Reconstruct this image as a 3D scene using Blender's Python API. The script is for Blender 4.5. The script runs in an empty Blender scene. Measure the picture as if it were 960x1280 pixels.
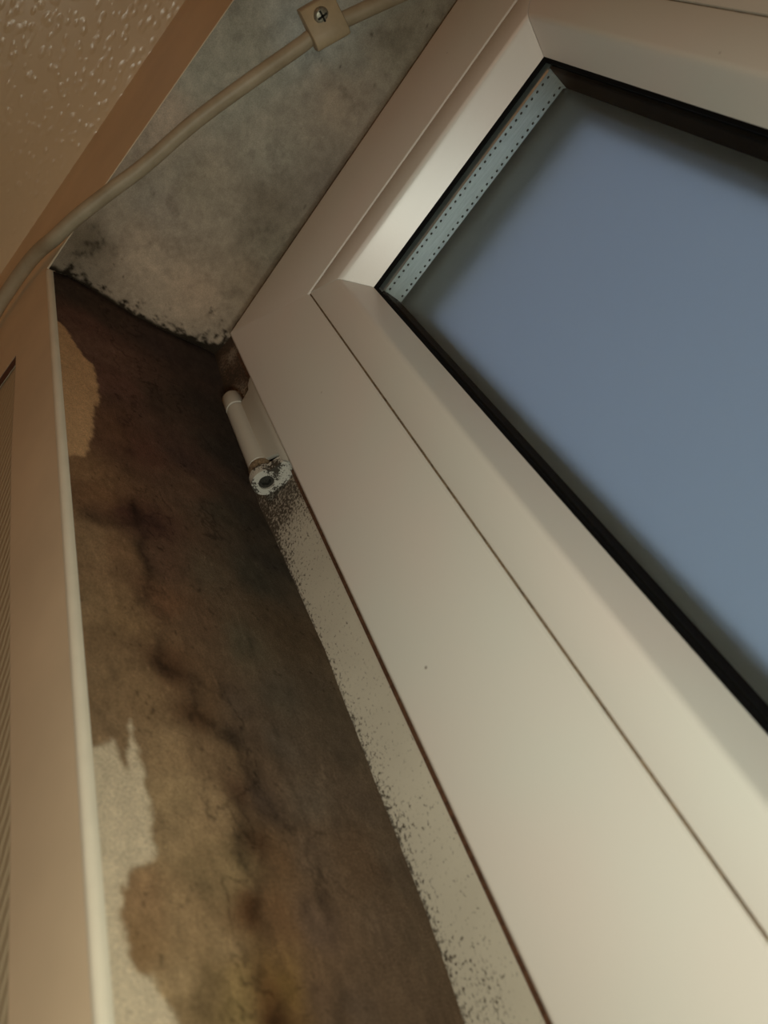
import bpy, bmesh, math, random
import numpy as np
from mathutils import Matrix, Vector

scn = bpy.context.scene
col = scn.collection

# ------------------------------------------------------------------ camera
R = ((0.6102969455, 0.7123489261, -0.3465496296),
     (-0.7290220408, 0.3338886403, -0.5975326266),
     (-0.3099427402, 0.6173146551, 0.7230892852))          # rows: right, down, forward
CAM = (0.1254213, -0.1865875, -0.4448909)
cam_data = bpy.data.cameras.new('camera')
cam = bpy.data.objects.new('camera', cam_data)
col.objects.link(cam)
cam.matrix_world = Matrix(((R[0][0], -R[1][0], -R[2][0], CAM[0]),
                           (R[0][1], -R[1][1], -R[2][1], CAM[1]),
                           (R[0][2], -R[1][2], -R[2][2], CAM[2]),
                           (0, 0, 0, 1)))
cam_data.sensor_fit = 'VERTICAL'
cam_data.sensor_height = 36.0
cam_data.lens = 945.04 / 1280 * 36.0
cam_data.clip_start = 0.005
cam_data.clip_end = 200
cam_data.dof.use_dof = True
cam_data.dof.focus_distance = 0.385
cam_data.dof.aperture_fstop = cam_data.lens / 2.0          # a phone's 2 mm opening
scn.camera = cam

# ------------------------------------------------------------------ sky, lamps, exposure
world = bpy.data.worlds.new('dusk_sky')
scn.world = world
world.use_nodes = True
wn, wl = world.node_tree.nodes, world.node_tree.links
wn.clear()
w_out = wn.new('ShaderNodeOutputWorld')
w_bg = wn.new('ShaderNodeBackground')
w_tc = wn.new('ShaderNodeTexCoord')
w_sep = wn.new('ShaderNodeSeparateXYZ')
w_rmp = wn.new('ShaderNodeValToRGB')
w_rmp.color_ramp.elements[0].position = 0.0
w_rmp.color_ramp.elements[0].color = (0.21, 0.285, 0.37, 1)
w_rmp.color_ramp.elements[1].position = 1.0
w_rmp.color_ramp.elements[1].color = (0.125, 0.155, 0.235, 1)
wl.new(w_tc.outputs['Generated'], w_sep.inputs[0])
wl.new(w_sep.outputs['Z'], w_rmp.inputs[0])
wl.new(w_rmp.outputs[0], w_bg.inputs['Color'])
wl.new(w_bg.outputs[0], w_out.inputs[0])
w_bg.inputs['Strength'].default_value = 1.0

def lamp(name, kind, loc, energy, color, size, target=None):
    d = bpy.data.lights.new(name, kind)
    d.energy = energy
    d.color = color
    if kind == 'AREA':
        d.shape = 'DISK'
        d.size = size
    else:
        d.shadow_soft_size = size
    o = bpy.data.objects.new(name, d)
    o.location = loc
    if target is not None:
        o.rotation_euler = (Vector(target) - Vector(loc)).to_track_quat('-Z', 'Y').to_euler()
    col.objects.link(o)
    return o

torch = lamp('torch_lamp', 'SPOT', (0.180, -0.245, -0.72), 3.35, (0.95, 0.96, 0.87), 0.025, (0.059, 0.0, -0.212))
torch.data.spot_size = 0.73
torch.data.spot_blend = 1.0
lamp('phone_lamp', 'POINT', (0.106, -0.205, -0.51), 1.6, (0.95, 0.95, 0.79), 0.006)
lamp('warm_fill', 'AREA', (0.75, -2.2, -0.45), 2.3, (1.0, 0.34, 0.04), 0.5, (0.0, 0.0, -0.3))  # unseen warm fill, added to give the dark areas an orange glow

vs = scn.view_settings
scn.display_settings.display_device = 'sRGB'
vs.view_transform = 'Standard'
vs.look = 'None'
vs.gamma = 1.0
vs.use_curve_mapping = False
vs.exposure = 0.0

# ------------------------------------------------------------------ measures (metres)
W = 0.3025            # sash width, its outer left edge at x = 0, its room face at y = 0, its top at z = 0
ZB = -1.15            # foot of the window
KF = 0.0383           # reveal to sash edge
YF = 0.020            # face of the fixed frame
B, CH, G, DG = 0.0592, 0.0774, 0.0850, 0.0155   # bead joint, bead arris, bead lip, depth of bead lip
ZS = 0.0400           # soffit at the frame: the plaster runs down towards the window
ZSF = 0.0634          # soffit at the room edge
ZC = 0.180            # room ceiling
def yw(x):            # the room wall stands a few degrees off the window
    return -0.0893 + 0.076 * x

# ------------------------------------------------------------------ helpers
def tag(o, label=None, cat=None, group=None, kind=None):
    if label: o['label'] = label
    if cat: o['category'] = cat
    if group: o['group'] = group
    if kind: o['kind'] = kind
    return o

def adopt(o, parent):
    if parent is not None:
        o.parent = parent
        if parent.type == 'EMPTY':                     # meshes are modelled in world coordinates
            o.matrix_parent_inverse = Matrix.Translation(parent.location).inverted()
    return o

def empty(name, loc):
    o = bpy.data.objects.new(name, None)
    o.location = loc
    o.empty_display_size = 0.02
    col.objects.link(o)
    return o

def mesh_obj(name, verts, faces, mat, parent=None, smooth=False):
    me = bpy.data.meshes.new(name)
    me.from_pydata([tuple(v) for v in verts], [], [tuple(f) for f in faces])
    bm = bmesh.new()
    bm.from_mesh(me)
    bmesh.ops.recalc_face_normals(bm, faces=bm.faces)
    bm.to_mesh(me)
    bm.free()
    me.materials.append(mat)
    if smooth:
        me.polygons.foreach_set('use_smooth', [True] * len(me.polygons))
    o = bpy.data.objects.new(name, me)
    col.objects.link(o)
    return adopt(o, parent)

def bm_obj(name, bm, mat, parent=None, smooth_angle=None):
    bmesh.ops.recalc_face_normals(bm, faces=bm.faces)
    me = bpy.data.meshes.new(name)
    bm.to_mesh(me)
    bm.free()
    me.materials.append(mat)
    if smooth_angle is not None:
        me.polygons.foreach_set('use_smooth', [True] * len(me.polygons))
        me.set_sharp_from_angle(angle=smooth_angle)
    o = bpy.data.objects.new(name, me)
    col.objects.link(o)
    return adopt(o, parent)

def bm_prism(bm, poly, fn, a, b):
    """poly: 2-D outline; fn(u, v, t) -> point; extruded from t=a to t=b"""
    n = len(poly)
    lo = [bm.verts.new(fn(u, v, a)) for u, v in poly]
    hi = [bm.verts.new(fn(u, v, b)) for u, v in poly]
    bm.faces.new(lo[::-1])
    bm.faces.new(hi)
    for i in range(n):
        j = (i + 1) % n
        bm.faces.new((lo[i], lo[j], hi[j], hi[i]))

def bevel(bm, w, seg=2, angle=0.5):
    bm.normal_update()
    es = [e for e in bm.edges if len(e.link_faces) == 2 and e.calc_face_angle(0) > angle]
    bmesh.ops.bevel(bm, geom=es, offset=w, segments=seg, affect='EDGES', profile=0.5, clamp_overlap=True)

def bm_box(bm, x0, x1, y0, y1, z0, z1):
    bm_prism(bm, [(x0, y0), (x1, y0), (x1, y1), (x0, y1)], lambda u, v, t: (u, v, t), z0, z1)

def bm_lathe(bm, prof, cx, cy, seg=40):
    """prof: (radius, z) list along a vertical axis"""
    rings = []
    for r, z in prof:
        if r < 1e-6:
            rings.append([bm.verts.new((cx, cy, z))])
        else:
            rings.append([bm.verts.new((cx + r * math.cos(2 * math.pi * i / seg), cy + r * math.sin(2 * math.pi * i / seg), z)) for i in range(seg)])
    for a, b in zip(rings, rings[1:]):
        for i in range(seg):
            j = (i + 1) % seg
            if len(a) == 1 and len(b) == 1: continue
            if len(a) == 1: bm.faces.new((a[0], b[j], b[i]))
            elif len(b) == 1: bm.faces.new((a[i], a[j], b[0]))
            else: bm.faces.new((a[i], a[j], b[j], b[i]))

# ------------------------------------------------------------------ value noise for stains
def vnoise(x, y, seed):
    xi = np.floor(x).astype(np.int64); yi = np.floor(y).astype(np.int64)
    fx = x - xi; fy = y - yi
    fx = fx * fx * (3 - 2 * fx); fy = fy * fy * (3 - 2 * fy)
    def h(a, b):
        n = (a * 374761393 + b * 668265263 + seed * 1442695041) & 0x7fffffff
        n = ((n ^ (n >> 13)) * 1274126177) & 0x7fffffff
        n = (n ^ (n >> 16)) & 0xffff
        return n / 65535.0
    return ((h(xi, yi) * (1 - fx) + h(xi + 1, yi) * fx) * (1 - fy) + (h(xi, yi + 1) * (1 - fx) + h(xi + 1, yi + 1) * fx) * fy)

def fbm(x, y, seed, octs=5, gain=0.55):
    s = 0; a = 1; t = 0
    for k in range(octs):
        s = s + a * vnoise(x * 2 ** k + 17.3 * k, y * 2 ** k - 9.1 * k, seed + k)
        t += a; a *= gain
    return s / t - 0.5

def smooth(a, b, x):
    t = np.clip((x - a) / (b - a), 0, 1)
    return t * t * (3 - 2 * t)

def srgb(*c):
    return tuple((v / 255 / 12.92) if v / 255 <= 0.04045 else ((v / 255 + 0.055) / 1.055) ** 2.4 for v in c)

# ------------------------------------------------------------------ materials
def material(name):
    m = bpy.data.materials.new(name)
    m.use_nodes = True
    nt = m.node_tree
    nt.nodes.clear()
    out = nt.nodes.new('ShaderNodeOutputMaterial')
    b = nt.nodes.new('ShaderNodeBsdfPrincipled')
    nt.links.new(b.outputs[0], out.inputs[0])
    return m, nt, b, out

def node(nt, kind, **kw):
    n = nt.nodes.new(kind)
    for k, v in kw.items():
        if k in n.inputs.keys(): n.inputs[k].default_value = v
        else: setattr(n, k, v)
    return n

def noise(nt, scale, detail=3, rough=0.55, vec=None):
    n = nt.nodes.new('ShaderNodeTexNoise')
    n.inputs['Scale'].default_value = scale
    n.inputs['Detail'].default_value = detail
    n.inputs['Roughness'].default_value = rough
    if vec is not None: nt.links.new(vec, n.inputs['Vector'])
    return n

def ramp(nt, fac, stops):
    r = nt.nodes.new('ShaderNodeValToRGB')
    e = r.color_ramp.elements
    while len(e) < len(stops): e.new(0.5)
    for k, (p, c) in enumerate(stops):
        e[k].position = p
        e[k].color = (*c, 1) if len(c) == 3 else c
    nt.links.new(fac, r.inputs[0])
    return r

def mix(nt, fac, a, b, blend='MIX'):
    n = nt.nodes.new('ShaderNodeMix')
    n.data_type = 'RGBA'
    n.blend_type = blend
    for s, v in ((0, fac), (6, a), (7, b)):
        if hasattr(v, 'links'): nt.links.new(v, n.inputs[s])
        elif s == 0: n.inputs[s].default_value = v
        else: n.inputs[s].default_value = (*v, 1)
    return n.outputs[2]

def bump(nt, b, height, strength, dist):
    n = nt.nodes.new('ShaderNodeBump')
    n.inputs['Strength'].default_value = strength
    n.inputs['Distance'].default_value = dist
    nt.links.new(height, n.inputs['Height'])
    nt.links.new(n.outputs[0], b.inputs['Normal'])

def obj_coord(nt, scale=None, rot=None):
    tc = nt.nodes.new('ShaderNodeTexCoord')
    if scale is None and rot is None: return tc.outputs['Object']
    mp = nt.nodes.new('ShaderNodeMapping')
    if scale: mp.inputs['Scale'].default_value = scale
    if rot: mp.inputs['Rotation'].default_value = rot
    nt.links.new(tc.outputs['Object'], mp.inputs[0])
    return mp.outputs[0]

def pvc(name, base, tint, rough=0.38, specks=True):
    """white window plastic, slightly yellowed in soft patches, with a few flyspecks"""
    m, nt, b, out = material(name)
    co = obj_coord(nt)
    big = noise(nt, 9.0, 2, 0.5, co)
    c = ramp(nt, big.outputs[0], [(0.36, base), (0.64, tint)]).outputs[0]
    if specks:
        vo = node(nt, 'ShaderNodeTexVoronoi')
        vo.inputs['Scale'].default_value = 62
        nt.links.new(co, vo.inputs['Vector'])
        sp = ramp(nt, vo.outputs['Distance'], [(0.022, (1, 1, 1)), (0.05, (0, 0, 0))])
        gate = ramp(nt, noise(nt, 45, 2, 0.5, co).outputs[0], [(0.55, (0, 0, 0)), (0.62, (0.75, 0.75, 0.75))])
        k = mix(nt, 1.0, sp.outputs[0], gate.outputs[0], 'MULTIPLY')
        c = mix(nt, k, c, (0.10, 0.06, 0.035))
    nt.links.new(c, b.inputs['Base Color'])
    b.inputs['Roughness'].default_value = rough
    bump(nt, b, noise(nt, 900, 2, 0.5, co).outputs[0], 0.06, 0.0004)
    return m

M = {}
M['pvc'] = pvc('white_plastic', (0.73, 0.735, 0.665), (0.77, 0.705, 0.64))
M['pvc_bead'] = pvc('white_plastic_bead', (0.73, 0.735, 0.665), (0.77, 0.705, 0.64), 0.30)
M['hinge_white'] = pvc('white_hinge_enamel', (0.58, 0.58, 0.50), (0.56, 0.54, 0.46), 0.4)

def simple(name, colour, rough=0.5, metal=0.0, nscale=300, amount=0.15, bstr=0.0, bdist=0.0005):
    m, nt, b, out = material(name)
    co = obj_coord(nt)
    n = noise(nt, nscale, 3, 0.6, co)
    lo = tuple(v * (1 - amount) for v in colour); hi = tuple(min(1, v * (1 + amount)) for v in colour)
    nt.links.new(ramp(nt, n.outputs[0], [(0.3, lo), (0.7, hi)]).outputs[0], b.inputs['Base Color'])
    b.inputs['Roughness'].default_value = rough
    b.inputs['Metallic'].default_value = metal
    if bstr: bump(nt, b, n.outputs[0], bstr, bdist)
    return m

M['rubber'] = simple('black_rubber', (0.006, 0.006, 0.006), 0.6)
M['spacer_dark'] = simple('black_edge_seal', (0.008, 0.008, 0.008), 0.8)
for k_ in ('rubber', 'spacer_dark'): M[k_].node_tree.nodes['Principled BSDF'].inputs['Specular IOR Level'].default_value = 0.05
M['seal_brown'] = simple('dirty_brown_seal', (0.115, 0.055, 0.028), 0.7, 0, 500, 0.5)
M['frame_out'] = simple('dark_outer_frame', (0.07, 0.075, 0.07), 0.7)
M['screw'] = simple('zinc_screw', (0.34, 0.33, 0.26), 0.42, 0.6, 900, 0.3)
M['screw_dirt'] = simple('screw_slot_dirt', (0.02, 0.018, 0.013), 0.8)
M['socket'] = simple('dirty_socket', (0.035, 0.032, 0.024), 0.7, 0.2, 1500, 0.5)
M['trim'] = simple('cream_gloss_paint', (0.82, 0.66, 0.46), 0.45, 0, 14, 0.08, 0.05, 0.0004)
M['bead_white'] = simple('white_corner_bead', (0.88, 0.82, 0.66), 0.5, 0, 60, 0.04)
M['gap'] = simple('brown_shadow_gap', (0.085, 0.030, 0.012), 0.9)  # shade of the gap beside the band, put into the colour

# cable sheath: dirty cream plastic
m, nt, b, out = material('cream_cable_sheath')
co = obj_coord(nt)
c = ramp(nt, noise(nt, 60, 4, 0.6, co).outputs[0], [(0.3, (0.39, 0.32, 0.21)), (0.7, (0.50, 0.42, 0.29))]).outputs[0]
nt.links.new(c, b.inputs['Base Color'])
b.inputs['Roughness'].default_value = 0.5
M['cable'] = m
M['clip'] = simple('cream_clip_plastic', (0.50, 0.40, 0.25), 0.5, 0, 80, 0.12)

# aluminium spacer
m, nt, b, out = material('aluminium_spacer')
co = obj_coord(nt, (1, 14, 1))
n = noise(nt, 120, 3, 0.6, co)
nt.links.new(ramp(nt, n.outputs[0], [(0.3, (0.48, 0.50, 0.48)), (0.7, (0.62, 0.64, 0.62))]).outputs[0], b.inputs['Base Color'])
b.inputs['Metallic'].default_value = 0.75
b.inputs['Roughness'].default_value = 0.42
M['spacer'] = m

# clear pane: thin clear glass as transmission plus its surface reflection
m = bpy.data.materials.new('clear_pane')
m.use_nodes = True
nt = m.node_tree
nt.nodes.clear()
out = nt.nodes.new('ShaderNodeOutputMaterial')
tr = node(nt, 'ShaderNodeBsdfTransparent', Color=(0.93, 0.955, 0.945, 1))
gl = node(nt, 'ShaderNodeBsdfGlossy', Roughness=0.02)
fr = node(nt, 'ShaderNodeFresnel', IOR=1.45)
sm = nt.nodes.new('ShaderNodeMath'); sm.operation = 'MULTIPLY'; sm.inputs[1].default_value = 0.4
dirt = ramp(nt, noise(nt, 30, 4, 0.6, obj_coord(nt)).outputs[0], [(0.3, (0.01, 0.01, 0.01)), (0.8, (0.06, 0.06, 0.06))])
gl.inputs['Color'].default_value = (0.9, 0.9, 0.9, 1)
mx = nt.nodes.new('ShaderNodeMixShader')
ge = nt.nodes.new('ShaderNodeNewGeometry')          # same reflection whichever face of the thin pane is met
io = nt.nodes.new('ShaderNodeMath'); io.operation = 'MULTIPLY_ADD'; io.inputs[1].default_value = 1 / 1.45 - 1.45; io.inputs[2].default_value = 1.45
nt.links.new(ge.outputs['Backfacing'], io.inputs[0])
nt.links.new(io.outputs[0], fr.inputs['IOR'])
nt.links.new(fr.outputs[0], sm.inputs[0])
nt.links.new(sm.outputs[0], mx.inputs[0])
nt.links.new(tr.outputs[0], mx.inputs[1])
nt.links.new(gl.outputs[0], mx.inputs[2])
nt.links.new(dirt.outputs[0], gl.inputs['Roughness'])
nt.links.new(mx.outputs[0], out.inputs[0])
M['pane'] = m

# frosted pane
m, nt, b, out = material('frosted_pane')
co = obj_coord(nt)
b.inputs['Base Color'].default_value = (0.97, 0.98, 0.97, 1)
b.inputs['Transmission Weight'].default_value = 0.955
b.inputs['IOR'].default_value = 1.45
rr = ramp(nt, noise(nt, 400, 2, 0.5, co).outputs[0], [(0.3, (0.30, 0.30, 0.30)), (0.7, (0.37, 0.37, 0.37))])
nt.links.new(rr.outputs[0], b.inputs['Roughness'])
M['frosted'] = m

# dirty fixed frame: white plastic peppered with black mould
m, nt, b, out = material('mould_speckled_plastic')
co = obj_coord(nt)
at = node(nt, 'ShaderNodeAttribute', attribute_name='grime')
base = ramp(nt, noise(nt, 25, 3, 0.6, co).outputs[0], [(0.35, (0.57, 0.54, 0.44)), (0.65, (0.63, 0.60, 0.49))]).outputs[0]
n1 = noise(nt, 700, 4, 0.64, obj_coord(nt, (1, 1, 0.75)))
add = nt.nodes.new('ShaderNodeMath'); add.operation = 'ADD'
nt.links.new(n1.outputs[0], add.inputs[0]); nt.links.new(at.outputs['Fac'], add.inputs[1])
k = ramp(nt, add.outputs[0], [(0.64, (0, 0, 0)), (0.76, (0.93, 0.93, 0.93))]).outputs[0]
at2 = node(nt, 'ShaderNodeAttribute', attribute_name='rust')
c = mix(nt, at2.outputs['Fac'], base, (0.14, 0.075, 0.04))
c = mix(nt, k, c, (0.045, 0.032, 0.02))
nt.links.new(c, b.inputs['Base Color'])
b.inputs['Roughness'].default_value = 0.6
bump(nt, b, n1.outputs[0], 0.25, 0.0006)
M['frame_dirty'] = m

# mouldy plaster of the reveal: colours of the stain sit on the mesh, grain comes from noise
def plaster(name, grain, bstr):
    m, nt, b, out = material(name)
    co = obj_coord(nt)
    at = node(nt, 'ShaderNodeAttribute', attribute_name='stain')
    n1 = noise(nt, 1500, 3, 0.65, co)
    g = ramp(nt, n1.outputs[0], [(0.25, (1 - grain,) * 3), (0.75, (1 + grain,) * 3)]).outputs[0]
    n2 = noise(nt, 160, 5, 0.65, co)
    g2 = ramp(nt, n2.outputs[0], [(0.3, (0.86, 0.86, 0.86)), (0.7, (1.1, 1.1, 1.1))]).outputs[0]
    c = mix(nt, 1.0, at.outputs['Color'], g, 'MULTIPLY')
    c = mix(nt, 1.0, c, g2, 'MULTIPLY')
    nt.links.new(c, b.inputs['Base Color'])
    b.inputs['Roughness'].default_value = 0.92
    b.inputs['Specular IOR Level'].default_value = 0.15
    h = nt.nodes.new('ShaderNodeMath'); h.operation = 'ADD'
    nt.links.new(n1.outputs[0], h.inputs[0]); nt.links.new(n2.outputs[0], h.inputs[1])
    bump(nt, b, h.outputs[0], bstr, 0.0008)
    return m
M['reveal'] = plaster('mouldy_plaster', 0.32, 0.40)
M['soffit'] = plaster('grimy_plaster', 0.22, 0.30)

# textured paper on the room wall: diagonal ribs
m, nt, b, out = material('ribbed_wallpaper')
wv = node(nt, 'ShaderNodeTexWave')
wv.inputs['Scale'].default_value = 75
wv.inputs['Distortion'].default_value = 2.5
wv.inputs['Detail'].default_value = 2
nt.links.new(obj_coord(nt, (1, 0, 1), (0, math.radians(-35), 0)), wv.inputs['Vector'])
nt.links.new(ramp(nt, wv.outputs['Fac'], [(0, (0.55, 0.46, 0.30)), (1, (0.62, 0.53, 0.36))]).outputs[0], b.inputs['Base Color'])
b.inputs['Roughness'].default_value = 0.6
bump(nt, b, wv.outputs['Fac'], 0.28, 0.0008)
M['wallpaper'] = m

# ceiling: glossy cream paint over woven lumps
m, nt, b, out = material('textured_ceiling_paint')
vo = node(nt, 'ShaderNodeTexVoronoi', feature='SMOOTH_F1')
vo.inputs['Scale'].default_value = 1.0
nt.links.new(obj_coord(nt, (130, 260, 130), (0, 0, math.radians(20))), vo.inputs['Vector'])
n = noise(nt, 8, 3, 0.5, obj_coord(nt))
nt.links.new(ramp(nt, n.outputs[0], [(0.3, (0.84, 0.64, 0.40)), (0.7, (0.90, 0.70, 0.45))]).outputs[0], b.inputs['Base Color'])
b.inputs['Roughness'].default_value = 0.27
lump = ramp(nt, vo.outputs['Distance'], [(0.05, (1, 1, 1)), (0.42, (0, 0, 0))])
bump(nt, b, lump.outputs[0], 0.42, 0.0010)
M['ceiling'] = m
M['floor'] = simple('brown_carpet', (0.16, 0.12, 0.09), 0.9, 0, 200, 0.4)
M['room_wall'] = simple('cream_room_paint', (0.55, 0.38, 0.20), 0.7, 0, 20, 0.06)

# ------------------------------------------------------------------ reveal (mouldy side of the opening)
def interp(tab, v):
    xs = np.array([t[0] for t in tab]); ys = np.array([t[1] for t in tab])
    return np.interp(v, xs, ys)

JOINT = [(-1.2, -.0383), (-.3817, -.0405), (-.3494, -.0385), (-.3045, -.0384), (-.2319, -.0374), (-.1643, -.0404),
         (-.1184, -.0428), (-.06, -.0395), (.0073, -.0345), (.0503, -.0308), (.08, -.031)]     # where the plaster meets the frame
CREST = [(-.10, .0595), (-.0933, .0600), (-.0794, .0672), (-.0666, .0655), (-.037, .0548), (-.0061, .0515), (.010, .0515), (.02, .0475)]

def reveal_x(s, z):                       # s: 0 at the frame, 1 at the room edge
    return -KF + (interp(JOINT, z) + KF) * (1 - s) ** 2

# plaster stain colours: (distance into the room, height, r, g, b)
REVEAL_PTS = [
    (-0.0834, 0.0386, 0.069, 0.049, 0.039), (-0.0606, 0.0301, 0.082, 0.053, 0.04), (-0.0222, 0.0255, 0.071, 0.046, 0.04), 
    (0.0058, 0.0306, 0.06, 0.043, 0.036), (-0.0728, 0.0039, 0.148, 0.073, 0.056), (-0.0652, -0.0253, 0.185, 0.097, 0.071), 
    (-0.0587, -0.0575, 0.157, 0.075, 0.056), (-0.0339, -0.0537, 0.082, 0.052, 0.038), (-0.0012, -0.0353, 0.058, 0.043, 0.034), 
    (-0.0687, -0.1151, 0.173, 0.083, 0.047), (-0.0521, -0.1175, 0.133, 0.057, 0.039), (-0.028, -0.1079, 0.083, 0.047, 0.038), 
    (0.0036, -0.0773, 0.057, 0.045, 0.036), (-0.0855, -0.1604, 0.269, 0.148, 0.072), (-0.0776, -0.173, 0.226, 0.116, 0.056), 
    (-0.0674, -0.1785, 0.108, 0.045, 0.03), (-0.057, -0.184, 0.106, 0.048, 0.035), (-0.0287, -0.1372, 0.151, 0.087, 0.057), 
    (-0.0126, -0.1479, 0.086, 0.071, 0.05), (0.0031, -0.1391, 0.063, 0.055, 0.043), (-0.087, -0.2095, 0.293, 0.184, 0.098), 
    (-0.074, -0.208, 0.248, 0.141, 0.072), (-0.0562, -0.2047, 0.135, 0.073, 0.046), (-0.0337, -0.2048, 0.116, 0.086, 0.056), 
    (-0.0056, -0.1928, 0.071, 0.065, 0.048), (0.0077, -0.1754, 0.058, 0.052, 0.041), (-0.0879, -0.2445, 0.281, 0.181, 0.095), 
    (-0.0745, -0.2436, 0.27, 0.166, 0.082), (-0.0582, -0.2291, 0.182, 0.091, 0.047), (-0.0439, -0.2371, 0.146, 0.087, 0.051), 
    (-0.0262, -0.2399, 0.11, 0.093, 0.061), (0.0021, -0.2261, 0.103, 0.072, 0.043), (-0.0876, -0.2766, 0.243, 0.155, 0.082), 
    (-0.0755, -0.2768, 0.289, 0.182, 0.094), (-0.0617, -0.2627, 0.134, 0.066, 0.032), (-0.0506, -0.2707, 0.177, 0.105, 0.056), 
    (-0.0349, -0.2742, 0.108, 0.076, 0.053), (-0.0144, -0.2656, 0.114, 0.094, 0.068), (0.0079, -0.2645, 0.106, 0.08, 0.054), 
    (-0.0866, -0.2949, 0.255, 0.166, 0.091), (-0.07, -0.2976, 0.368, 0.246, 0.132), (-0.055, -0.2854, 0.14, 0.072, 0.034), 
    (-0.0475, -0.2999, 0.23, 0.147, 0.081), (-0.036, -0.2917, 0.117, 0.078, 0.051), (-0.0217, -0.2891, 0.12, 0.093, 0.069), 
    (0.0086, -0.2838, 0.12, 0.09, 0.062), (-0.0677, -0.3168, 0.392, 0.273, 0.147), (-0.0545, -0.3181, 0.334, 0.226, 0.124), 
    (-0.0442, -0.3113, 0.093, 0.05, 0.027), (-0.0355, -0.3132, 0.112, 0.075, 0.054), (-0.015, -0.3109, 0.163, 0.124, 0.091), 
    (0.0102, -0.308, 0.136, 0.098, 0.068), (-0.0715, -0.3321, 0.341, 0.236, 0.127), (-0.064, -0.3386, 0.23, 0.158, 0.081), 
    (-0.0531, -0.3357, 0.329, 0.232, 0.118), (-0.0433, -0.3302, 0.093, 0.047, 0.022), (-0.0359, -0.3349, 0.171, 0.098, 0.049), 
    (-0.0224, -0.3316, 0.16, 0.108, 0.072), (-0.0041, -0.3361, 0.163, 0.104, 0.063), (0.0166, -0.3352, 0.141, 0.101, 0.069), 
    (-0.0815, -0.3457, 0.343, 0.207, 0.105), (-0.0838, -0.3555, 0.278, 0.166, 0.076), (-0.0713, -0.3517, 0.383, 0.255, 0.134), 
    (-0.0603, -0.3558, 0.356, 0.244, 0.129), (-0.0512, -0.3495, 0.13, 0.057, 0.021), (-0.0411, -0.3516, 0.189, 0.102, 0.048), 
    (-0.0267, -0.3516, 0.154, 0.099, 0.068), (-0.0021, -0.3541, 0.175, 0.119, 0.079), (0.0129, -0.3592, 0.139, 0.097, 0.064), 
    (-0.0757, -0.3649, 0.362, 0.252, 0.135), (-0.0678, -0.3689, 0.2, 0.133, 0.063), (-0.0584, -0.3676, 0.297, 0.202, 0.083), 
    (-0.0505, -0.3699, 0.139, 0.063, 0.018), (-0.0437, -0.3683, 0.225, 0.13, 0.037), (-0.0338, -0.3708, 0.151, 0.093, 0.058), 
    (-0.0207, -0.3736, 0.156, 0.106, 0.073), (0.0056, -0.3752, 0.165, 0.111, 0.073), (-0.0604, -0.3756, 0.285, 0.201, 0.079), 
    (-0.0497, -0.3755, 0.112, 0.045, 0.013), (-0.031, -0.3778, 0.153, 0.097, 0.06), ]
# patches of clean paint left along the room edge
CLEAN_A = [
    (-0.0944, -0.0106), (-0.0862, -0.0223), (-0.0803, -0.0411), (-0.0741, -0.0491), (-0.0725, -0.0703), (-0.073, -0.0876), (-0.0775, -0.1033), 
    (-0.0785, -0.1226), (-0.0836, -0.1479), (-0.0887, -0.149), (-0.0975, -0.1575), ]
CLEAN_B = [
    (-0.0888, -0.301), (-0.0852, -0.2989), (-0.0824, -0.3103), (-0.0799, -0.2921), (-0.0787, -0.2903), (-0.0767, -0.3179), (-0.0763, -0.3324), 
    (-0.0773, -0.3358), (-0.0839, -0.3384), (-0.0867, -0.3437), (-0.0881, -0.3517), (-0.0873, -0.3591), (-0.0854, -0.3637), (-0.0818, -0.3638), 
    (-0.0803, -0.3674), (-0.0783, -0.3701), (-0.0771, -0.3752), (-0.0768, -0.3784), (-0.0998, -0.3764), (-0.0967, -0.3023), ]

RIDGES = [([(-0.0607, -0.0769), (-0.0636, -0.1928), (-0.0633, -0.2175), (-0.0672, -0.2347), (-0.0602, -0.2427), (-0.0646, -0.2653), (-0.0532, -0.2677), (-0.0424, -0.2705)], 0.0026, 0.50),
          ([(-0.0532, -0.2677), (-0.0547, -0.2837), (-0.0436, -0.2897), (-0.0403, -0.2956), (-0.0355, -0.3132), (-0.0303, -0.317)], 0.0027, 0.52),
          ([(-0.0464, -0.3199), (-0.0486, -0.3343), (-0.0467, -0.3426), (-0.0491, -0.3495), (-0.0471, -0.3581), (-0.0437, -0.3643), (-0.043, -0.3703), (-0.0484, -0.3752), (-0.0513, -0.3807)], 0.0026, 0.50),
          ([(-0.0212, -0.2197), (-0.02, -0.2591), (-0.0239, -0.2962), (-0.0214, -0.3146), (-0.0202, -0.3341), (-0.0234, -0.3469), (-0.0248, -0.3562), (-0.0247, -0.3692), (-0.029, -0.3808)], 0.0020, 0.30),
          ([(-0.0856, -0.1887), (-0.0793, -0.1931), (-0.0661, -0.1833), (-0.0524, -0.1788)], 0.0032, 0.50)]

def idw(px, py, tab, power=3.2):
    num = np.zeros((len(px), 3)); den = np.zeros(len(px))
    for a, b, r, g, bl in tab:
        w = 1.0 / (((px - a) ** 2 + (py - b) ** 2) + 1.2e-5) ** (power / 2)
        num += w[:, None] * np.array([r, g, bl]); den += w
    return num / den[:, None]

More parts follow.
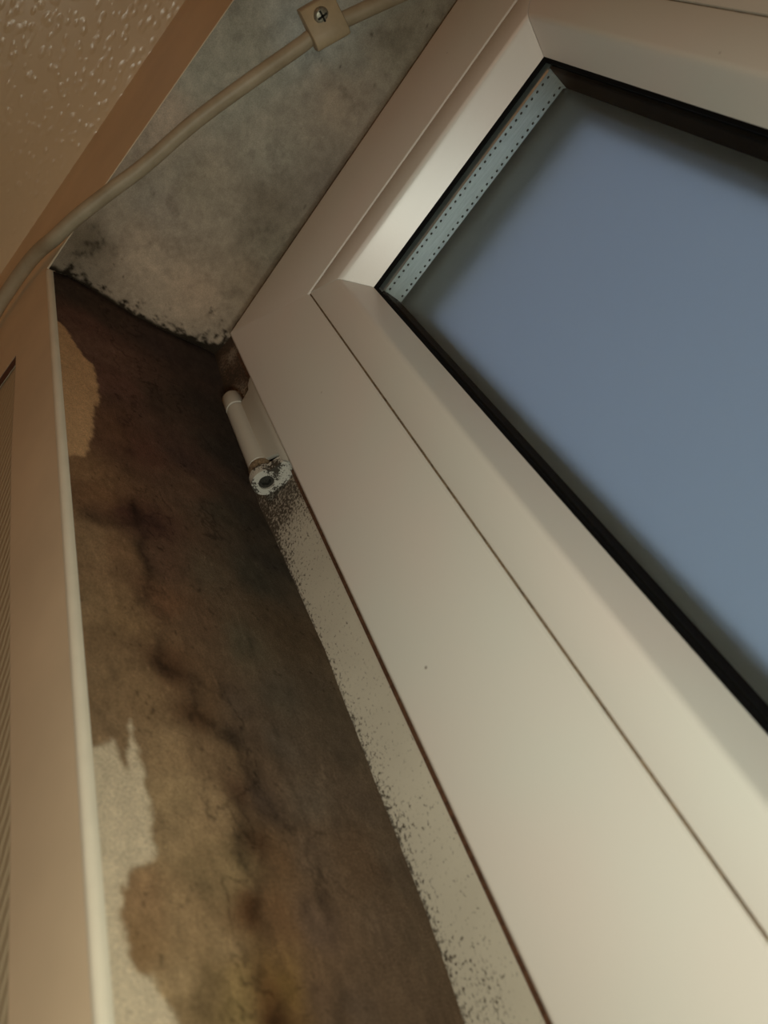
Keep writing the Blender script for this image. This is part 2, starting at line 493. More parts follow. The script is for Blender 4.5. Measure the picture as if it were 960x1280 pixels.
def poly_dist(px, py, poly):                    # signed distance, positive inside
    inside = np.zeros(len(px), bool); d = np.full(len(px), 1e9)
    n = len(poly)
    for i in range(n):
        (x0, y0), (x1, y1) = poly[i], poly[(i + 1) % n]
        dx, dy = x1 - x0, y1 - y0
        t = np.clip(((px - x0) * dx + (py - y0) * dy) / (dx * dx + dy * dy + 1e-12), 0, 1)
        d = np.minimum(d, np.hypot(px - x0 - t * dx, py - y0 - t * dy))
        hit = ((y0 > py) != (y1 > py)) & (px < (x1 - x0) * (py - y0) / (y1 - y0 + 1e-12) + x0)
        inside ^= hit
    return np.where(inside, d, -d)

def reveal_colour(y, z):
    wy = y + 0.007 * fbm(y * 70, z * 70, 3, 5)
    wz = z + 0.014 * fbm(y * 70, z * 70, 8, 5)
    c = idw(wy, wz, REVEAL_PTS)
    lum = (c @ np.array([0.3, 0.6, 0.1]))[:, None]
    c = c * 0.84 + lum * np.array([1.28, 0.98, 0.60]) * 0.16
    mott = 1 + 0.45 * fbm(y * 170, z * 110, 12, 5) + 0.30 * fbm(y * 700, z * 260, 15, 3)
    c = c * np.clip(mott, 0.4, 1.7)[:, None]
    # the crooked ridges where the damp dried out, and the edge of the older tide
    ry = y + 0.0095 * fbm(y * 130, z * 130, 24, 6, 0.68); rz = z + 0.014 * fbm(y * 130, z * 130, 27, 6, 0.68)
    for line, wd, dep in RIDGES:
        d = np.full(len(y), 1.0)
        for (y0, z0), (y1, z1) in zip(line, line[1:]):
            dy, dz = y1 - y0, z1 - z0
            t = np.clip(((ry - y0) * dy + (rz - z0) * dz) / (dy * dy + dz * dz), 0, 1)
            d = np.minimum(d, np.hypot(ry - y0 - t * dy, (rz - z0 - t * dz) * 0.6))
        fade = np.clip(0.70 + 2.2 * fbm(y * 75, z * 75, 29, 4), 0.1, 1.3)
        c = c * (1 - np.clip(dep * fade * np.exp(-(d / wd) ** 1.4), 0, 0.8))[:, None]
    # pepper of spores and pale scuffs, drawn out down the wall
    pep = smooth(0.20, 0.33, fbm(y * 520, z * 330, 33, 3)) * smooth(-0.12, 0.1, fbm(y * 60, z * 60, 36, 3))
    c = c * (1 - 0.5 * pep)[:, None]
    scuff = smooth(0.20, 0.34, fbm(y * 460, z * 130, 38, 4))
    c = c * (1 + 0.28 * scuff)[:, None]
    # dark tide marks and threads of mould
    th = np.abs(fbm(y * 42 + 3, z * 30, 21, 5))
    k = smooth(0.016, 0.002, th) * smooth(-0.075, -0.055, y) * smooth(0.0, -0.02, y) * smooth(-0.05, 0.16, fbm(y * 30, z * 30, 22, 3) + 0.08)
    c = c * (1 - 0.45 * k)[:, None]
    # clean patches with ragged brush edges
    rag = 0.0030 * fbm(y * 420, z * 300, 41, 4) + 0.002 * fbm(y * 90, z * 70, 43, 3)
    for poly, low in ((CLEAN_A, (0.62, 0.39, 0.205)), (CLEAN_B, (0.66, 0.555, 0.395))):
        m = smooth(-0.0012, 0.0014, poly_dist(y, z, poly) + rag)
        cl = np.array(low) * (1 + 0.16 * fbm(y * 120, z * 60, 47, 4))[:, None]
        c = c * (1 - m)[:, None] + cl * m[:, None]
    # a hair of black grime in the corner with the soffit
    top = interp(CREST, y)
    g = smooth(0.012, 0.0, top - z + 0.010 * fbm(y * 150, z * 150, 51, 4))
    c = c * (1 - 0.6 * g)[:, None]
    return np.clip(c, 0.008, 0.9)

def grid_obj(name, P, nu, nv, mat, attrs, parent=None):
    faces = [(i * nv + j, (i + 1) * nv + j, (i + 1) * nv + j + 1, i * nv + j + 1) for i in range(nu - 1) for j in range(nv - 1)]
    me = bpy.data.meshes.new(name)
    me.from_pydata([tuple(p) for p in P], [], faces)
    me.materials.append(mat)
    me.polygons.foreach_set('use_smooth', [True] * len(me.polygons))
    for k, (typ, data) in attrs.items():
        a = me.attributes.new(k, typ, 'POINT')
        if typ == 'FLOAT':
            a.data.foreach_set('value', np.asarray(data, dtype=np.float32))
        else:
            c = np.ones((len(P), 4), dtype=np.float32); c[:, :3] = data
            a.data.foreach_set('color', c.ravel())
    o = bpy.data.objects.new(name, me)
    col.objects.link(o)
    return adopt(o, parent)

NS = 170
zs = np.concatenate([np.linspace(ZB, -0.42, 30)[:-1], np.linspace(-0.42, 0.0, 640)])
ss = np.linspace(0, 1, NS)
yend = yw(-KF)
pts, ys_, zs_ = [], [], []
extra = np.linspace(0, 1, 60)[1:]
for s in ss:
    y = YF + 0.003 + (yend - YF - 0.003) * s
    top = float(interp(CREST, y))
    zcol = np.concatenate([zs, top * extra])
    x = reveal_x(s, zcol) + 0.0006 * fbm(np.full_like(zcol, y * 60), zcol * 60, 5, 4)
    for a, b_ in zip(x, zcol):
        pts.append((a, y, b_))
pts = np.array(pts)
NZ = len(zs) + len(extra)
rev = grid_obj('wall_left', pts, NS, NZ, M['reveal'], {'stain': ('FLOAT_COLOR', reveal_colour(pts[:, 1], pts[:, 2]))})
tag(rev, 'mould-stained brown plaster side wall of the window opening', 'wall', kind='structure')

# ------------------------------------------------------------------ soffit (underside of the opening's head)
SOFFIT_PTS = [
    (0.0584, -0.0456, 0.402, 0.353, 0.27), (0.006, -0.071, 0.463, 0.372, 0.277), (0.101, -0.0258, 0.431, 0.402, 0.325), 
    (0.1465, -0.002, 0.437, 0.37, 0.286), (0.1953, 0.012, 0.334, 0.307, 0.234), (0.0552, 0.0125, 0.317, 0.278, 0.206), 
    (0.0207, 0.0095, 0.388, 0.309, 0.219), (-0.0013, -0.0148, 0.551, 0.418, 0.299), (-0.0039, -0.049, 0.532, 0.423, 0.312), 
    (-0.011, -0.0832, 0.223, 0.172, 0.118), (0.0322, -0.0583, 0.42, 0.361, 0.288), (0.1347, -0.0662, 0.461, 0.456, 0.377), 
    (0.1133, -0.0743, 0.48, 0.472, 0.391), (0.1068, 0.0153, 0.289, 0.252, 0.202), (0.0734, -0.0067, 0.266, 0.228, 0.172), 
    (0.1676, -0.0433, 0.516, 0.549, 0.51), (0.0782, -0.0797, 0.554, 0.46, 0.36), ]
def soffit_colour(x, y, d):
    wx = x + 0.010 * fbm(x * 60, y * 60, 61, 5); wy = y + 0.010 * fbm(x * 60, y * 60, 66, 5)
    c = idw(wx, wy, SOFFIT_PTS, 2.6)
    c = c * np.clip(1 + 0.35 * fbm(x * 110, y * 110, 71, 5) + 0.18 * fbm(x * 420, y * 420, 75, 3), 0.4, 1.6)[:, None]
    nz = fbm(x * 130, y * 130, 81, 5)
    near = np.exp(-np.maximum(d, 0) / 0.0085)
    corner = np.exp(-np.hypot(np.maximum(d, 0), y - YF) / 0.015)
    nf = fbm(x * 320, y * 320, 83, 4)
    k = smooth(0.58, 1.15, near * 1.2 + corner * 1.1 + nz * 1.3 + nf * 1.5)
    k = np.maximum(k, 0.8 * smooth(0.30, 0.62, nz + 0.5 * nf + 0.62 * np.exp(-((x + 0.012) / 0.013) ** 2 - ((y + 0.080) / 0.009) ** 2)))
    k = np.maximum(k, smooth(0.0034, 0.0004, d + 0.004 * nz))
    k = np.maximum(k, 0.6 * smooth(0.0022, 0.0, YF + 0.002 - y + 0.004 * nz))
    cloud = smooth(0.02, 0.30, nz + 0.6 * fbm(x * 40, y * 40, 95, 3))
    k = np.maximum(k, 0.30 * cloud * (0.7 + 1.2 * nf))
    sp = smooth(0.30, 0.36, fbm(x * 340, y * 340, 91, 3)) * smooth(0.08, 0.2, fbm(x * 30, y * 30, 97, 3) + 0.08)
    k = np.maximum(k, 0.6 * sp)
    k = np.clip(k, 0, 1)
    return np.clip(c * (1 - k)[:, None] + np.array([0.035, 0.025, 0.016]) * k[:, None], 0.01, 0.9)

NX, NY = 240, 110
us = np.linspace(0, 1, NX) ** 1.6
pts, dd = [], []
for u in us:
    for v in np.linspace(0, 1, NY):
        y0 = YF + 0.003
        xr = float(reveal_x(v, float(interp(CREST, y0 + (yend - y0) * v))))
        x = xr + (W + 0.04 - xr) * u
        y = y0 + (yw(x) - 0.0026 - y0) * v
        flat = ZS + (ZSF - ZS) * v
        crest = float(interp(CREST, y0 + (yend - y0) * v))
        d = x - xr
        z = flat + (crest - flat) * math.exp(-(d / 0.014))
        pts.append((x, y, z)); dd.append(d)
pts = np.array(pts); dd = np.array(dd)
pts[:, 2] += 0.0005 * fbm(pts[:, 0] * 55, pts[:, 1] * 55, 9, 4)
sof = grid_obj('wall_top', pts, NX, NY, M['soffit'], {'stain': ('FLOAT_COLOR', soffit_colour(pts[:, 0], pts[:, 1], dd))})
tag(sof, 'grey grimy plaster underside above the window with black mould along its corner', 'wall', kind='structure')

# right side and bottom of the opening, out of view
right = mesh_obj('wall_right', [(W + .04, YF + .003, ZB), (W + .04, yw(W + .04), ZB), (W + .04, yw(W + .04), ZSF), (W + .04, YF + .003, ZS)], [(0, 1, 2, 3)], M['room_wall'])
tag(right, 'plain plaster side of the window opening on the right', 'wall', kind='structure')

# ------------------------------------------------------------------ the room
X0, X1, Y0, ZFL = -1.3, 2.3, -3.0, -2.15
XL, XR = -KF - 0.0005, W + 0.04
bm = bmesh.new()
def wall_piece(xa, xb, za, zb):
    bm_prism(bm, [(xa, yw(xa)), (xb, yw(xb)), (xb, yw(xb) + 0.125), (xa, yw(xa) + 0.125)], lambda u, v, t: (u, v, t), za, zb)
wall_piece(X0, XL - 0.010, ZFL, ZC)
wall_piece(XR + 0.003, X1, ZFL, ZC)
wall_piece(XL - 0.010, XR + 0.003, ZSF + 0.012, ZC)
wall_piece(XL - 0.010, XR + 0.003, ZFL, ZB - 0.03)
front = bm_obj('wall_front', bm, M['wallpaper'])
tag(front, 'room wall in cream ribbed wallpaper left of the window opening', 'wall', kind='structure')

def slab(name, x0, x1, y0, y1, z0, z1, mat, label, cat):
    bm = bmesh.new(); bm_box(bm, x0, x1, y0, y1, z0, z1)
    return tag(bm_obj(name, bm, mat), label, cat, kind='structure')
slab('ceiling', X0, X1, Y0, 0.03, ZC, ZC + 0.08, M['ceiling'], 'cream glossy textured room ceiling above the cable', 'ceiling')
slab('floor', X0, X1, Y0, 0.03, ZFL - 0.08, ZFL, M['floor'], 'brown carpeted room floor', 'floor')
slab('wall_back', X0, X1, Y0 - 0.08, Y0, ZFL, ZC, M['room_wall'], 'plain cream wall opposite the window', 'wall')
slab('wall_west', X0 - 0.08, X0, Y0, -0.01, ZFL, ZC, M['room_wall'], 'plain cream side wall of the room left of the window', 'wall')
slab('wall_east', X1, X1 + 0.08, Y0, 0.12, ZFL, ZC, M['room_wall'], 'plain cream side wall of the room right of the window', 'wall')
slab('trim_3', XL - 0.01, XR + 0.003, -0.10, 0.05, ZB - 0.03, ZB, M['pvc'], 'white window board at the foot of the opening', 'sill')

# casing: painted band round the opening, on the room wall
TB = 0.0030                                   # its thickness
XO = -0.0752                                  # outer edge of the upright band
def on_wall(x, z, t):
    return (x, yw(x) - t, z)
bm = bmesh.new()
ZH = 0.0020                                   # foot of the head band left of the upright
sidep = [(XO, ZB), (XO, -0.356), (XO, -0.305), (XO - 0.0030, -0.178), (XO - 0.0033, -0.097), (XO - 0.0016, -0.048), (XO, ZH)]
XI = -KF - 0.0012
ZT = ZSF + 0.0006
quads = [((xa, za), (XI, za), (XI, zb), (xb, zb)) for (xa, za), (xb, zb) in zip(sidep, sidep[1:])]
quads += [((XO, ZH), (XI, ZH), (XI, ZT), (XO, ZT)), ((XO, ZT), (XI, ZT), (XI, ZC), (XO, ZC)),
          ((-0.5, ZH), (XO, ZH), (XO, ZT), (-0.5, ZT)), ((-0.5, ZT), (XO, ZT), (XO, ZC), (-0.5, ZC)),
          ((XI, ZT), (XR + 0.055, ZT), (XR + 0.055, ZC), (XI, ZC))]
for q in quads:
    bm.faces.new([bm.verts.new(on_wall(x, z, TB)) for x, z in q])
bmesh.ops.remove_doubles(bm, verts=bm.verts, dist=1e-6)
rim = [e for e in bm.edges if len(e.link_faces) == 1]
ext = bmesh.ops.extrude_edge_only(bm, edges=rim)
for v in [g for g in ext['geom'] if isinstance(g, bmesh.types.BMVert)]:
    v.co.y += TB + 0.002
casing = bm_obj('trim_1', bm, M['trim'])
tag(casing, 'smooth cream painted band on the wall around the window opening', 'trim', kind='structure')
# shadow gap between band and wallpaper, painted as a dark brown strip
bm = bmesh.new()
edge = sidep
for (xa, za), (xb, zb) in zip(edge, edge[1:]):
    q = [on_wall(xa - 0.0026, za, 0.0008), on_wall(xa + 0.0003, za, TB + 0.0001), on_wall(xb + 0.0003, zb, TB + 0.0001), on_wall(xb - 0.0026, zb, 0.0008)]
    bm.faces.new([bm.verts.new(p) for p in q])
q = [on_wall(-0.5, ZH - 0.0026, 0.0008), on_wall(XO - 0.0003, ZH - 0.0026, 0.0008), on_wall(XO - 0.0003, ZH + 0.0003, TB + 0.0001), on_wall(-0.5, ZH + 0.0003, TB + 0.0001)]
bm.faces.new([bm.verts.new(p) for p in q])
bmesh.ops.remove_doubles(bm, verts=bm.verts, dist=1e-5)
gap = bm_obj('joint_line', bm, M['gap'], casing)
tag(gap, 'dark brown painted shadow gap along the outer joint of the band')

# rounded white corner bead on the arris of the reveal
bm = bmesh.new()
prof = [(-KF + 0.0004, 0.0000), (-KF + 0.0006, -0.0012)]
for k in range(7):
    a = math.radians(90 * k / 6)
    prof.append((-KF - 0.0014 + 0.0020 * math.cos(a), -0.0014 - 0.0022 * math.sin(a)))
prof += [(-KF - 0.0026, -0.0034), (-KF - 0.0026, 0.0)]
bm_prism(bm, prof, lambda u, v, t: (u, yw(-KF) + v, t), ZB, 0.0595)
bead = bm_obj('trim_2', bm, M['bead_white'], None, 0.7)
tag(bead, 'rounded white corner edge between the mouldy side wall and the cream band', 'trim', kind='structure')

# ------------------------------------------------------------------ window
win = empty('window_1', (W / 2, 0, ZB))
tag(win, 'white plastic tilting window with frosted double glazing and a dirty hinge', 'window', kind='structure')

def member(bm, prof, side, gap=0.0):
    """mitred bar of the window: prof is (r, y), r measured inwards from the sash's outer edge"""
    zb = ZB
    g = gap                                        # half the width of the seam left at each mitre
    if side == 'left':   f0 = lambda r, y: (r, y, zb + r + g); f1 = lambda r, y: (r, y, -r - g)
    if side == 'right':  f0 = lambda r, y: (W - r, y, zb + r + g); f1 = lambda r, y: (W - r, y, -r - g)
    if side == 'top':    f0 = lambda r, y: (r + g, y, -r); f1 = lambda r, y: (W - r - g, y, -r)
    if side == 'bottom': f0 = lambda r, y: (r + g, y, zb + r); f1 = lambda r, y: (W - r - g, y, zb + r)
    a = [bm.verts.new(f0(r, y)) for r, y in prof]
    b = [bm.verts.new(f1(r, y)) for r, y in prof]
    n = len(prof)
    for i in range(n):
        j = (i + 1) % n
        bm.faces.new((a[i], a[j], b[j], b[i]))
    bm.faces.new(a[::-1]); bm.faces.new(b)

def arc(cr, cy, rad, a0, a1, n):
    return [(cr + rad * math.cos(math.radians(a0 + (a1 - a0) * i / n)), cy + rad * math.sin(math.radians(a0 + (a1 - a0) * i / n))) for i in range(n + 1)]

SIDES = ('left', 'right', 'top', 'bottom')
sash_prof = ([(0.0, 0.016)] + arc(0.0022, 0.0022, 0.0022, 180, 270, 5) +
             [(B - 0.0016, 0.0), (B - 0.0012, 0.0001), (B - 0.0001, 0.0012), (B, 0.006), (B, 0.0595), (0.024, 0.0595), (0.024, 0.018), (0.0205, 0.016)])
bead_prof = ([(B + 0.0005, 0.010), (B + 0.0006, 0.0011)] + arc(B + 0.0014, 0.0008, 0.0008, 180, 270, 3) +
             [(CH - 0.0016, 0.0000), (CH - 0.0008, 0.0003), (CH + 0.0001, 0.0011), (CH + 0.0007, 0.0021), (CH + 0.0013, 0.0033)] +
             [(G - 0.0004, DG - 0.0008), (G, DG), (G - 0.0012, DG + 0.0006), (B + 0.002, DG + 0.0006)])
lip_prof = [(B - 0.002, 0.0388), (0.0903, 0.0388), (0.0913, 0.0398), (0.0913, 0.0560), (0.0880, 0.0590), (B - 0.002, 0.0590)]
fix_prof = [(-0.068, YF + 0.0004), (0.020, YF + 0.0004), (0.022, YF + 0.002), (0.022, 0.074), (-0.068, 0.074)]
seal_prof = [(-0.0136, 0.0190), (-0.0126, 0.0176), (-0.008, 0.0168), (0.006, 0.0165), (0.006, 0.0199), (-0.0136, 0.0199)]
gask_prof = [(G - 0.0008, DG + 0.0003), (G + 0.0004, DG + 0.0005), (G + 0.0013, DG + 0.0014), (G + 0.0013, 0.0176), (G - 0.003, 0.0176)]

sharp_prof = [q for q in sash_prof if not (B - 0.0017 < q[0] <= B and q[1] < 0.002)]
sharp_prof.insert(sharp_prof.index((B, 0.006)), (B, 0.0))
M['joint_dirt'] = simple('joint_dirt', (0.16, 0.115, 0.065), 0.9, 0, 600, 0.5)
for s in SIDES:
    bm = bmesh.new(); member(bm, [(B - 0.0004, 0.0009), (B + 0.0012, 0.0009), (B + 0.0012, 0.004), (B - 0.0004, 0.004)], s)
    bm_obj('joint_dirt', bm, M['joint_dirt'], win)
    bm = bmesh.new(); member(bm, sharp_prof if s == 'right' else sash_prof, s, 0.00007)
    bm_obj('sash_rail' if s in ('top', 'bottom') else 'sash_stile', bm, M['pvc'], win, 0.45)
    bm = bmesh.new(); member(bm, bead_prof, s, 0.00028)
    bm_obj('glazing_bead', bm, M['pvc_bead'], win, 0.45)
    bm = bmesh.new(); member(bm, lip_prof, s)
    bm_obj('outer_lip', bm, M['frame_out'], win)
    bm = bmesh.new(); member(bm, gask_prof, s)
    bm_obj('glazing_gasket', bm, M['rubber'], win)
    bm = bmesh.new(); member(bm, seal_prof, s)
    bm_obj('sash_seal', bm, M['seal_brown'], win)

# fixed frame: the left bar carries the mould, so its face is a fine grid
for s in ('right', 'top', 'bottom'):
    bm = bmesh.new(); member(bm, fix_prof, s)
    bm_obj('frame_bar', bm, M['pvc'], win)
bm = bmesh.new(); member(bm, [(-0.068, YF + 0.0004), (0.020, YF + 0.0004), (0.022, YF + 0.002), (0.022, 0.074), (-0.068, 0.074)], 'left')
bar = bm_obj('frame_bar', bm, M['pvc'], win)
NA, NB = 26, 420
fz = np.concatenate([np.linspace(ZB, -0.45, 30)[:-1], np.linspace(-0.45, 0.066, NB)])
pts = np.array([(x, YF, z) for x in np.linspace(-0.0465, 0.006, NA) for z in fz])
fx, fz_ = pts[:, 0], pts[:, 2]
xj = interp(JOINT, fz_)
dj = fx - xj
nz = fbm(fx * 140, fz_ * 140, 31, 4)
nl = fbm(fx * 45, fz_ * 45, 37, 4)
gr = 0.038 + 0.155 * np.exp(-np.maximum(dj, 0) / 0.0025) + 0.10 * nz + 0.10 * nl
gr += 0.15 * smooth(-0.175, -0.138, fz_) * (0.8 + 1.6 * nl)
gr += 0.08 * smooth(-0.23, -0.15, fz_)
gr += 0.11 * np.exp(-((fz_ + 0.385) / 0.022) ** 2 - ((dj - 0.012) / 0.008) ** 2)
gr += 0.05 * np.exp(-((fz_ + 0.30) / 0.05) ** 2 - ((dj - 0.005) / 0.006) ** 2)
rust = 0.62 * smooth(-0.06, 0.01, fz_) * (0.9 + 1.2 * nl) + 0.55 * smooth(-0.17, -0.12, fz_) * (0.5 + nl) + 0.18 * smooth(-0.30, -0.14, fz_)
rust = np.clip(rust, 0, 0.95)
face = grid_obj('mould_film', pts, NA, len(fz), M['frame_dirty'], {'grime': ('FLOAT', gr), 'rust': ('FLOAT', rust)}, bar)
tag(face, 'face of the fixed frame peppered with black mould')

# glazing
def pane(name, y0, y1, r, mat):
    bm = bmesh.new(); bm_box(bm, r, W - r, y0, y1, ZB + r, -r)
    return bm_obj(name, bm, mat, win)
tag(pane('inner_pane', 0.0178, 0.0203, G - 0.004, M['pane']), 'clear inner pane')
tag(pane('outer_pane', 0.0345, 0.0384, G - 0.004, M['frosted']), 'frosted outer pane')

# spacers: bright aluminium along the top, dark seal down the sides
ST = 0.0868
bm = bmesh.new()
bm_prism(bm, [(0.0205, -ST + 0.0012), (0.0212, -ST), (0.0332, -ST), (0.0340, -ST + 0.0012), (0.0340, -ST + 0.006), (0.0205, -ST + 0.006)], lambda u, v, t: (t, u, v), 0.0872, W - 0.0840)
spacer = bm_obj('spacer_bar', bm, M['spacer'], win)
tag(spacer, 'perforated aluminium spacer')
bm = bmesh.new()
for row, y in ((0, 0.0229), (1, 0.0315)):
    for k in range(33):
        cx = 0.0895 + 0.00385 * k + (0.0008 if row else 0)
        if cx > W - 0.0875: break
        r0 = [bm.verts.new((cx + 0.00075 * math.cos(i * math.pi / 4), y + 0.0006 * math.sin(i * math.pi / 4), -ST - 0.0001)) for i in range(8)]
        r1 = [bm.verts.new((cx + 0.00045 * math.cos(i * math.pi / 4), y + 0.00036 * math.sin(i * math.pi / 4), -ST - 0.00035)) for i in range(8)]
        for i in range(8):
            bm.faces.new((r0[i], r0[(i + 1) % 8], r1[(i + 1) % 8], r1[i]))
        bm.faces.new(r1)
holes = bm_obj('perforation', bm, M['socket'], spacer)
tag(holes, 'two rows of punched holes', kind='stuff')
bm = bmesh.new(); bm_box(bm, W - 0.0875, W - 0.0838, 0.0206, 0.0339, -ST - 0.0004, -ST + 0.006)
tag(bm_obj('corner_key', bm, M['spacer'], spacer), 'aluminium corner key')
for side in ('left', 'right', 'bottom'):
    bm = bmesh.new(); member(bm, [(0.080, 0.0206), (0.0868, 0.0206), (0.0868, 0.0343), (0.080, 0.0343)], side)
    tag(bm_obj('edge_seal', bm, M['spacer_dark'], win), 'black edge seal between the panes')

# ------------------------------------------------------------------ hinge
HX, HY = -0.0243, 0.0098
bm = bmesh.new()
leaf = [(-0.0006, -0.0430), (-0.0006, -0.1345), (-0.0035, -0.1365), (-0.0075, -0.1300), (-0.0085, -0.1220), (-0.0185, -0.1130), (-0.0185, -0.0520), (-0.0090, -0.0520), (-0.0078, -0.0480)]
def leaf_pt(u, v, t):
    return (u, 0.0062 + t + 0.0022 * (-u / 0.02), v)
bm_prism(bm, leaf, leaf_pt, 0.0, 0.0026)
bevel(bm, 0.0005, 2)
hinge = bm_obj('hinge', bm, M['hinge_white'], win, 0.6)
tag(hinge, 'white window hinge with a grimy lower pivot')
def lathe_part(name, prof, mat, label=None, cx=HX, cy=HY):
    bm = bmesh.new(); bm_lathe(bm, prof, cx, cy)
    o = bm_obj(name, bm, mat, hinge, 0.6)
    if label: tag(o, label)
    return o
RB = 0.0062
lathe_part('sleeve', [(0, -.1120), (RB - .0006, -.1120), (RB, -.1114), (RB, -.0520), (RB - .0005, -.0514), (0, -.0514)], M['hinge_white'])
lathe_part('upper_knuckle', [(0, -.0506), (RB - .0005, -.0506), (RB, -.0500), (RB, -.0372), (RB - .0012, -.0350), (RB - .003, -.0340), (0, -.0340)], M['hinge_white'])
M['hinge_dirty'] = simple('mould_caked_enamel', (0.20, 0.145, 0.085), 0.75, 0, 700, 0.75, 0.3, 0.0005)
lathe_part('lower_knuckle', [(0, -.1205), (RB + .0004, -.1205), (RB + .0006, -.1200), (RB + .0006, -.1134), (RB, -.1126), (0, -.1126)], M['hinge_dirty'], 'lower knuckle caked in brown dirt')
# teardrop bearing lug with a hexagon socket, seen from below
m, nt, b, out = material('mould_peppered_enamel')
co = obj_coord(nt)
n1 = noise(nt, 950, 4, 0.65, co)
n2 = noise(nt, 140, 2, 0.5, co)
ad = nt.nodes.new('ShaderNodeMath'); ad.operation = 'ADD'
nt.links.new(n1.outputs[0], ad.inputs[0]); nt.links.new(n2.outputs[0], ad.inputs[1])
hf = nt.nodes.new('ShaderNodeMath'); hf.operation = 'MULTIPLY'; hf.inputs[1].default_value = 0.5
nt.links.new(ad.outputs[0], hf.inputs[0])
nt.links.new(ramp(nt, hf.outputs[0], [(0.0, (0.60, 0.58, 0.50)), (0.505, (0.50, 0.48, 0.41)), (0.545, (0.05, 0.042, 0.03)), (1.0, (0.04, 0.03, 0.02))]).outputs[0], b.inputs['Base Color'])
b.inputs['Roughness'].default_value = 0.7
M['lug'] = m
bm = bmesh.new()
RL = 0.0080
drop = [(HX + RL * math.cos(math.radians(a)), HY + RL * math.sin(math.radians(a))) for a in range(100, 341, 8)] + [(-0.0045, 0.0120), (-0.0035, 0.0196), (-0.0200, 0.0196)]
nD = len(drop)
ring = [(HX + 0.0043 * math.cos(2 * math.pi * i / 24), HY + 0.0043 * math.sin(2 * math.pi * i / 24)) for i in range(24)]
zt_, zl_ = -0.1206, -0.1266
o_lo = [bm.verts.new((x, y, zl_)) for x, y in drop]; o_hi = [bm.verts.new((x, y, zt_)) for x, y in drop]
h_lo = [bm.verts.new((x, y, zl_)) for x, y in ring]; h_hi = [bm.verts.new((x, y, zl_ + 0.004)) for x, y in ring]
for i in range(nD):
    j = (i + 1) % nD
    bm.faces.new((o_lo[i], o_lo[j], o_hi[j], o_hi[i]))
bm.faces.new(o_hi)
e1 = [bm.edges.get((o_lo[i], o_lo[(i + 1) % nD])) for i in range(nD)]
e2 = []
for i in range(24):
    j = (i + 1) % 24
    bm.faces.new((h_lo[j], h_lo[i], h_hi[i], h_hi[j]))
    e2.append(bm.edges.get((h_lo[i], h_lo[j])))
bm.faces.new(h_hi)
bmesh.ops.triangle_fill(bm, edges=e1 + e2, use_beauty=True)
tag(bm_obj('pivot_lug', bm, M['lug'], hinge, 0.5), 'grey pivot lug peppered with mould')
bm = bmesh.new()
hexo = [(HX + 0.0043 * math.cos(2 * math.pi * i / 24), HY + 0.0043 * math.sin(2 * math.pi * i / 24)) for i in range(24)]
hexi = []
for i in range(24):
    a = 2 * math.pi * i / 24
    k = 0.0026 / max(abs(math.cos((a % (math.pi / 3)) - math.pi / 6)), 0.5)
    hexi.append((HX + k * math.cos(a), HY + k * math.sin(a)))
a_ = [bm.verts.new((x, y, zl_ + 0.0012)) for x, y in hexo]
b_ = [bm.verts.new((x, y, zl_ + 0.0012)) for x, y in hexi]
c_ = [bm.verts.new((x, y, zl_ + 0.0036)) for x, y in hexi]
for i in range(24):
    j = (i + 1) % 24
    bm.faces.new((a_[i], a_[j], b_[j], b_[i])); bm.faces.new((b_[i], b_[j], c_[j], c_[i]))
bm.faces.new(c_)
tag(bm_obj('socket_pin', bm, M['socket'], hinge), 'dark pin with a hexagon socket')

# ------------------------------------------------------------------ cable and its clip
path = [(0.268, 0.0240, .0447), (0.245, 0.0100, .0462), (0.2059, -0.0145, .0492), (0.1873, -0.0255, .0506), (0.1715, -0.0350, .0522), (0.1562, -0.0405, .0530), (0.1177, -0.0557, .0549), (0.0847, -0.0677, .0565),
        (0.0480, -0.0784, .0577), (0.0252, -0.0868, .0584), (0.0004, -0.0956, .0586), (-0.0185, -0.1005, .0598), (-0.0301, -0.1022, .0680), (-0.0417, -0.1034, .0745),
        (-0.0538, -0.1042, .0785), (-0.0673, -0.1050, .0806), (-0.0868, -0.1062, .0796), (-0.1155, -0.1068, .070), (-0.15, -0.1088, .050), (-0.185, -0.1112, .010),
        (-0.205, -0.1122, -.06), (-0.212, -0.1124, -.20), (-0.214, -0.1125, -.60), (-0.214, -0.1125, -1.30), (-0.214, -0.1125, -2.14)]
def catmull(P, n):
    P = [Vector(p) for p in P]
    P = [2 * P[0] - P[1]] + P + [2 * P[-1] - P[-2]]
    o = []
    for i in range(1, len(P) - 2):
        for k in range(n):
            t = k / n
            a, b, c, d = P[i - 1], P[i], P[i + 1], P[i + 2]
            o.append(0.5 * ((2 * b) + (c - a) * t + (2 * a - 5 * b + 4 * c - d) * t * t + (3 * b - a - 3 * c + d) * t ** 3))
    o.append(P[-2])
    return o
def tube(bm, line, rad, seg=20):
    prev = None
    for i, p in enumerate(line):
        t = (line[min(i + 1, len(line) - 1)] - line[max(i - 1, 0)]).normalized()
        u = t.cross(Vector((0, 0.6, 0.8))).normalized()
        v = t.cross(u).normalized()
        ring = [bm.verts.new(p + rad * (math.cos(2 * math.pi * k / seg) * u + math.sin(2 * math.pi * k / seg) * v)) for k in range(seg)]
        if prev:
            for k in range(seg):
                bm.faces.new((prev[k], prev[(k + 1) % seg], ring[(k + 1) % seg], ring[k]))
        else:
            bm.faces.new(ring[::-1])
        prev = ring
    bm.faces.new(prev)
bm = bmesh.new()
RC = 0.0044
tube(bm, catmull(path, 10), RC)
cable = bm_obj('cable', bm, M['cable'], None, 0.9)
tag(cable, 'thick cream cable clipped along the grey underside and round onto the wall', 'cable')

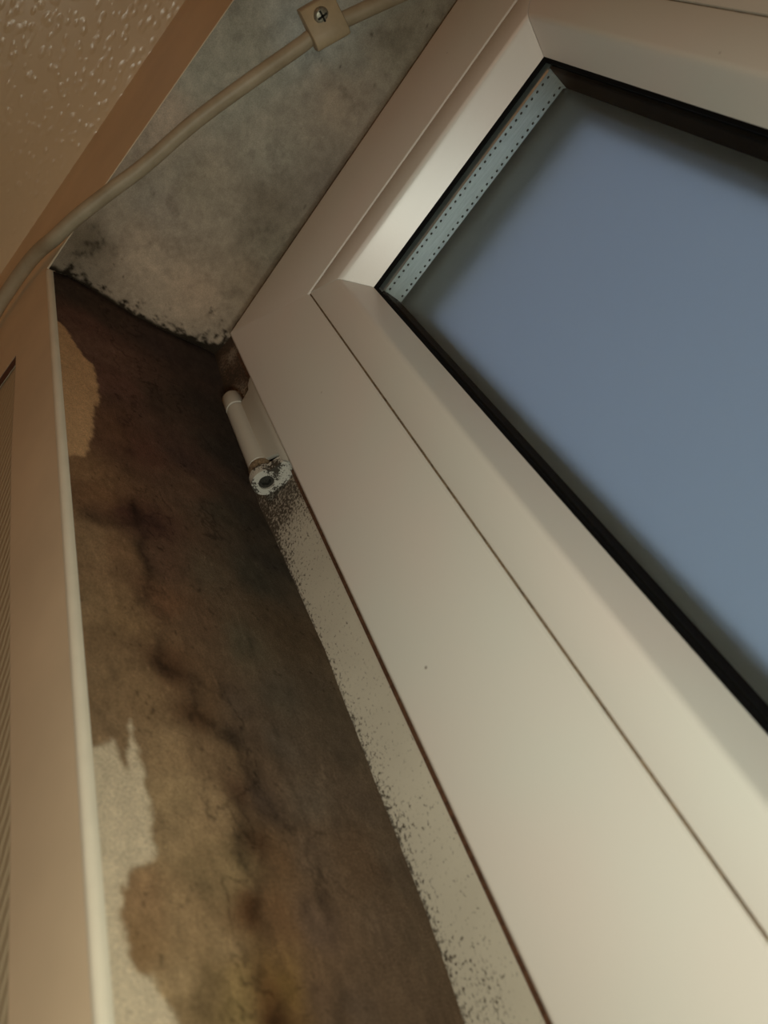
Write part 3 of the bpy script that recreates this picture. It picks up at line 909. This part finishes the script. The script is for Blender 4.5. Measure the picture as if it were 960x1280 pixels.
# clip: a flat saddle over the cable with a screw foot on its room side
cd = (Vector((0.1873, -0.0255, 0)) - Vector((0.1562, -0.0405, 0))).normalized()
cp = Vector((-cd.y, cd.x, 0))                      # towards the window
cc = Vector((0.1728, -0.0332, 0))
tilt = (ZSF - ZS) / 0.108                               # the soffit's fall towards the window
if cp.y < 0: cp = -cp
def clip_pt(a, b, z):                              # a along the cable, b across it
    p = cc + cd * a + cp * b
    return (p.x, p.y, z + ZS + (0.023 - p.y) * tilt)
zt = -0.0002
bm = bmesh.new()
sec = [(-0.0155, zt), (-0.0155, zt - 0.0070), (-0.0147, zt - 0.0078), (-0.006, zt - 0.0096), (-0.002, zt - 0.0108), (0.003, zt - 0.0110), (0.0056, zt - 0.0095), (0.0062, zt - 0.0065), (0.0062, zt)]
bm_prism(bm, sec, lambda u, v, t: clip_pt(t, u, v), -0.0105, 0.0105)
bevel(bm, 0.0008, 2, 0.6)
clip = bm_obj('cable_clip', bm, M['clip'], None, 0.6)
tag(clip, 'square cream plastic clip holding the cable, with a cross-head screw', 'cable clip')
# screw head
sc_c = Vector(clip_pt(-0.0005, -0.0085, zt - 0.0093))
bm = bmesh.new()
prof = [(0, 0.003), (0.0046, 0.003), (0.0046, 0.0006), (0.0042, -0.0001), (0.0030, -0.0007), (0.0012, -0.0010), (0, -0.0010)]
bm_lathe(bm, [(r, sc_c.z + z) for r, z in prof], sc_c.x, sc_c.y, 28)
screw = bm_obj('screw', bm, M['screw'], clip, 0.7)
tag(screw, 'zinc cross-head screw')
bm = bmesh.new()
for a in (20, 110):
    ca, sa = math.cos(math.radians(a)), math.sin(math.radians(a))
    L_, w_ = 0.0030, 0.00055
    bm_prism(bm, [(-L_, -w_), (L_, -w_), (L_, w_), (-L_, w_)], lambda u, v, t: (sc_c.x + u * ca - v * sa, sc_c.y + u * sa + v * ca, t), sc_c.z - 0.00115, sc_c.z - 0.0002)
tag(bm_obj('cross_slot', bm, M['screw_dirt'], screw), 'dirt-filled cross slot')
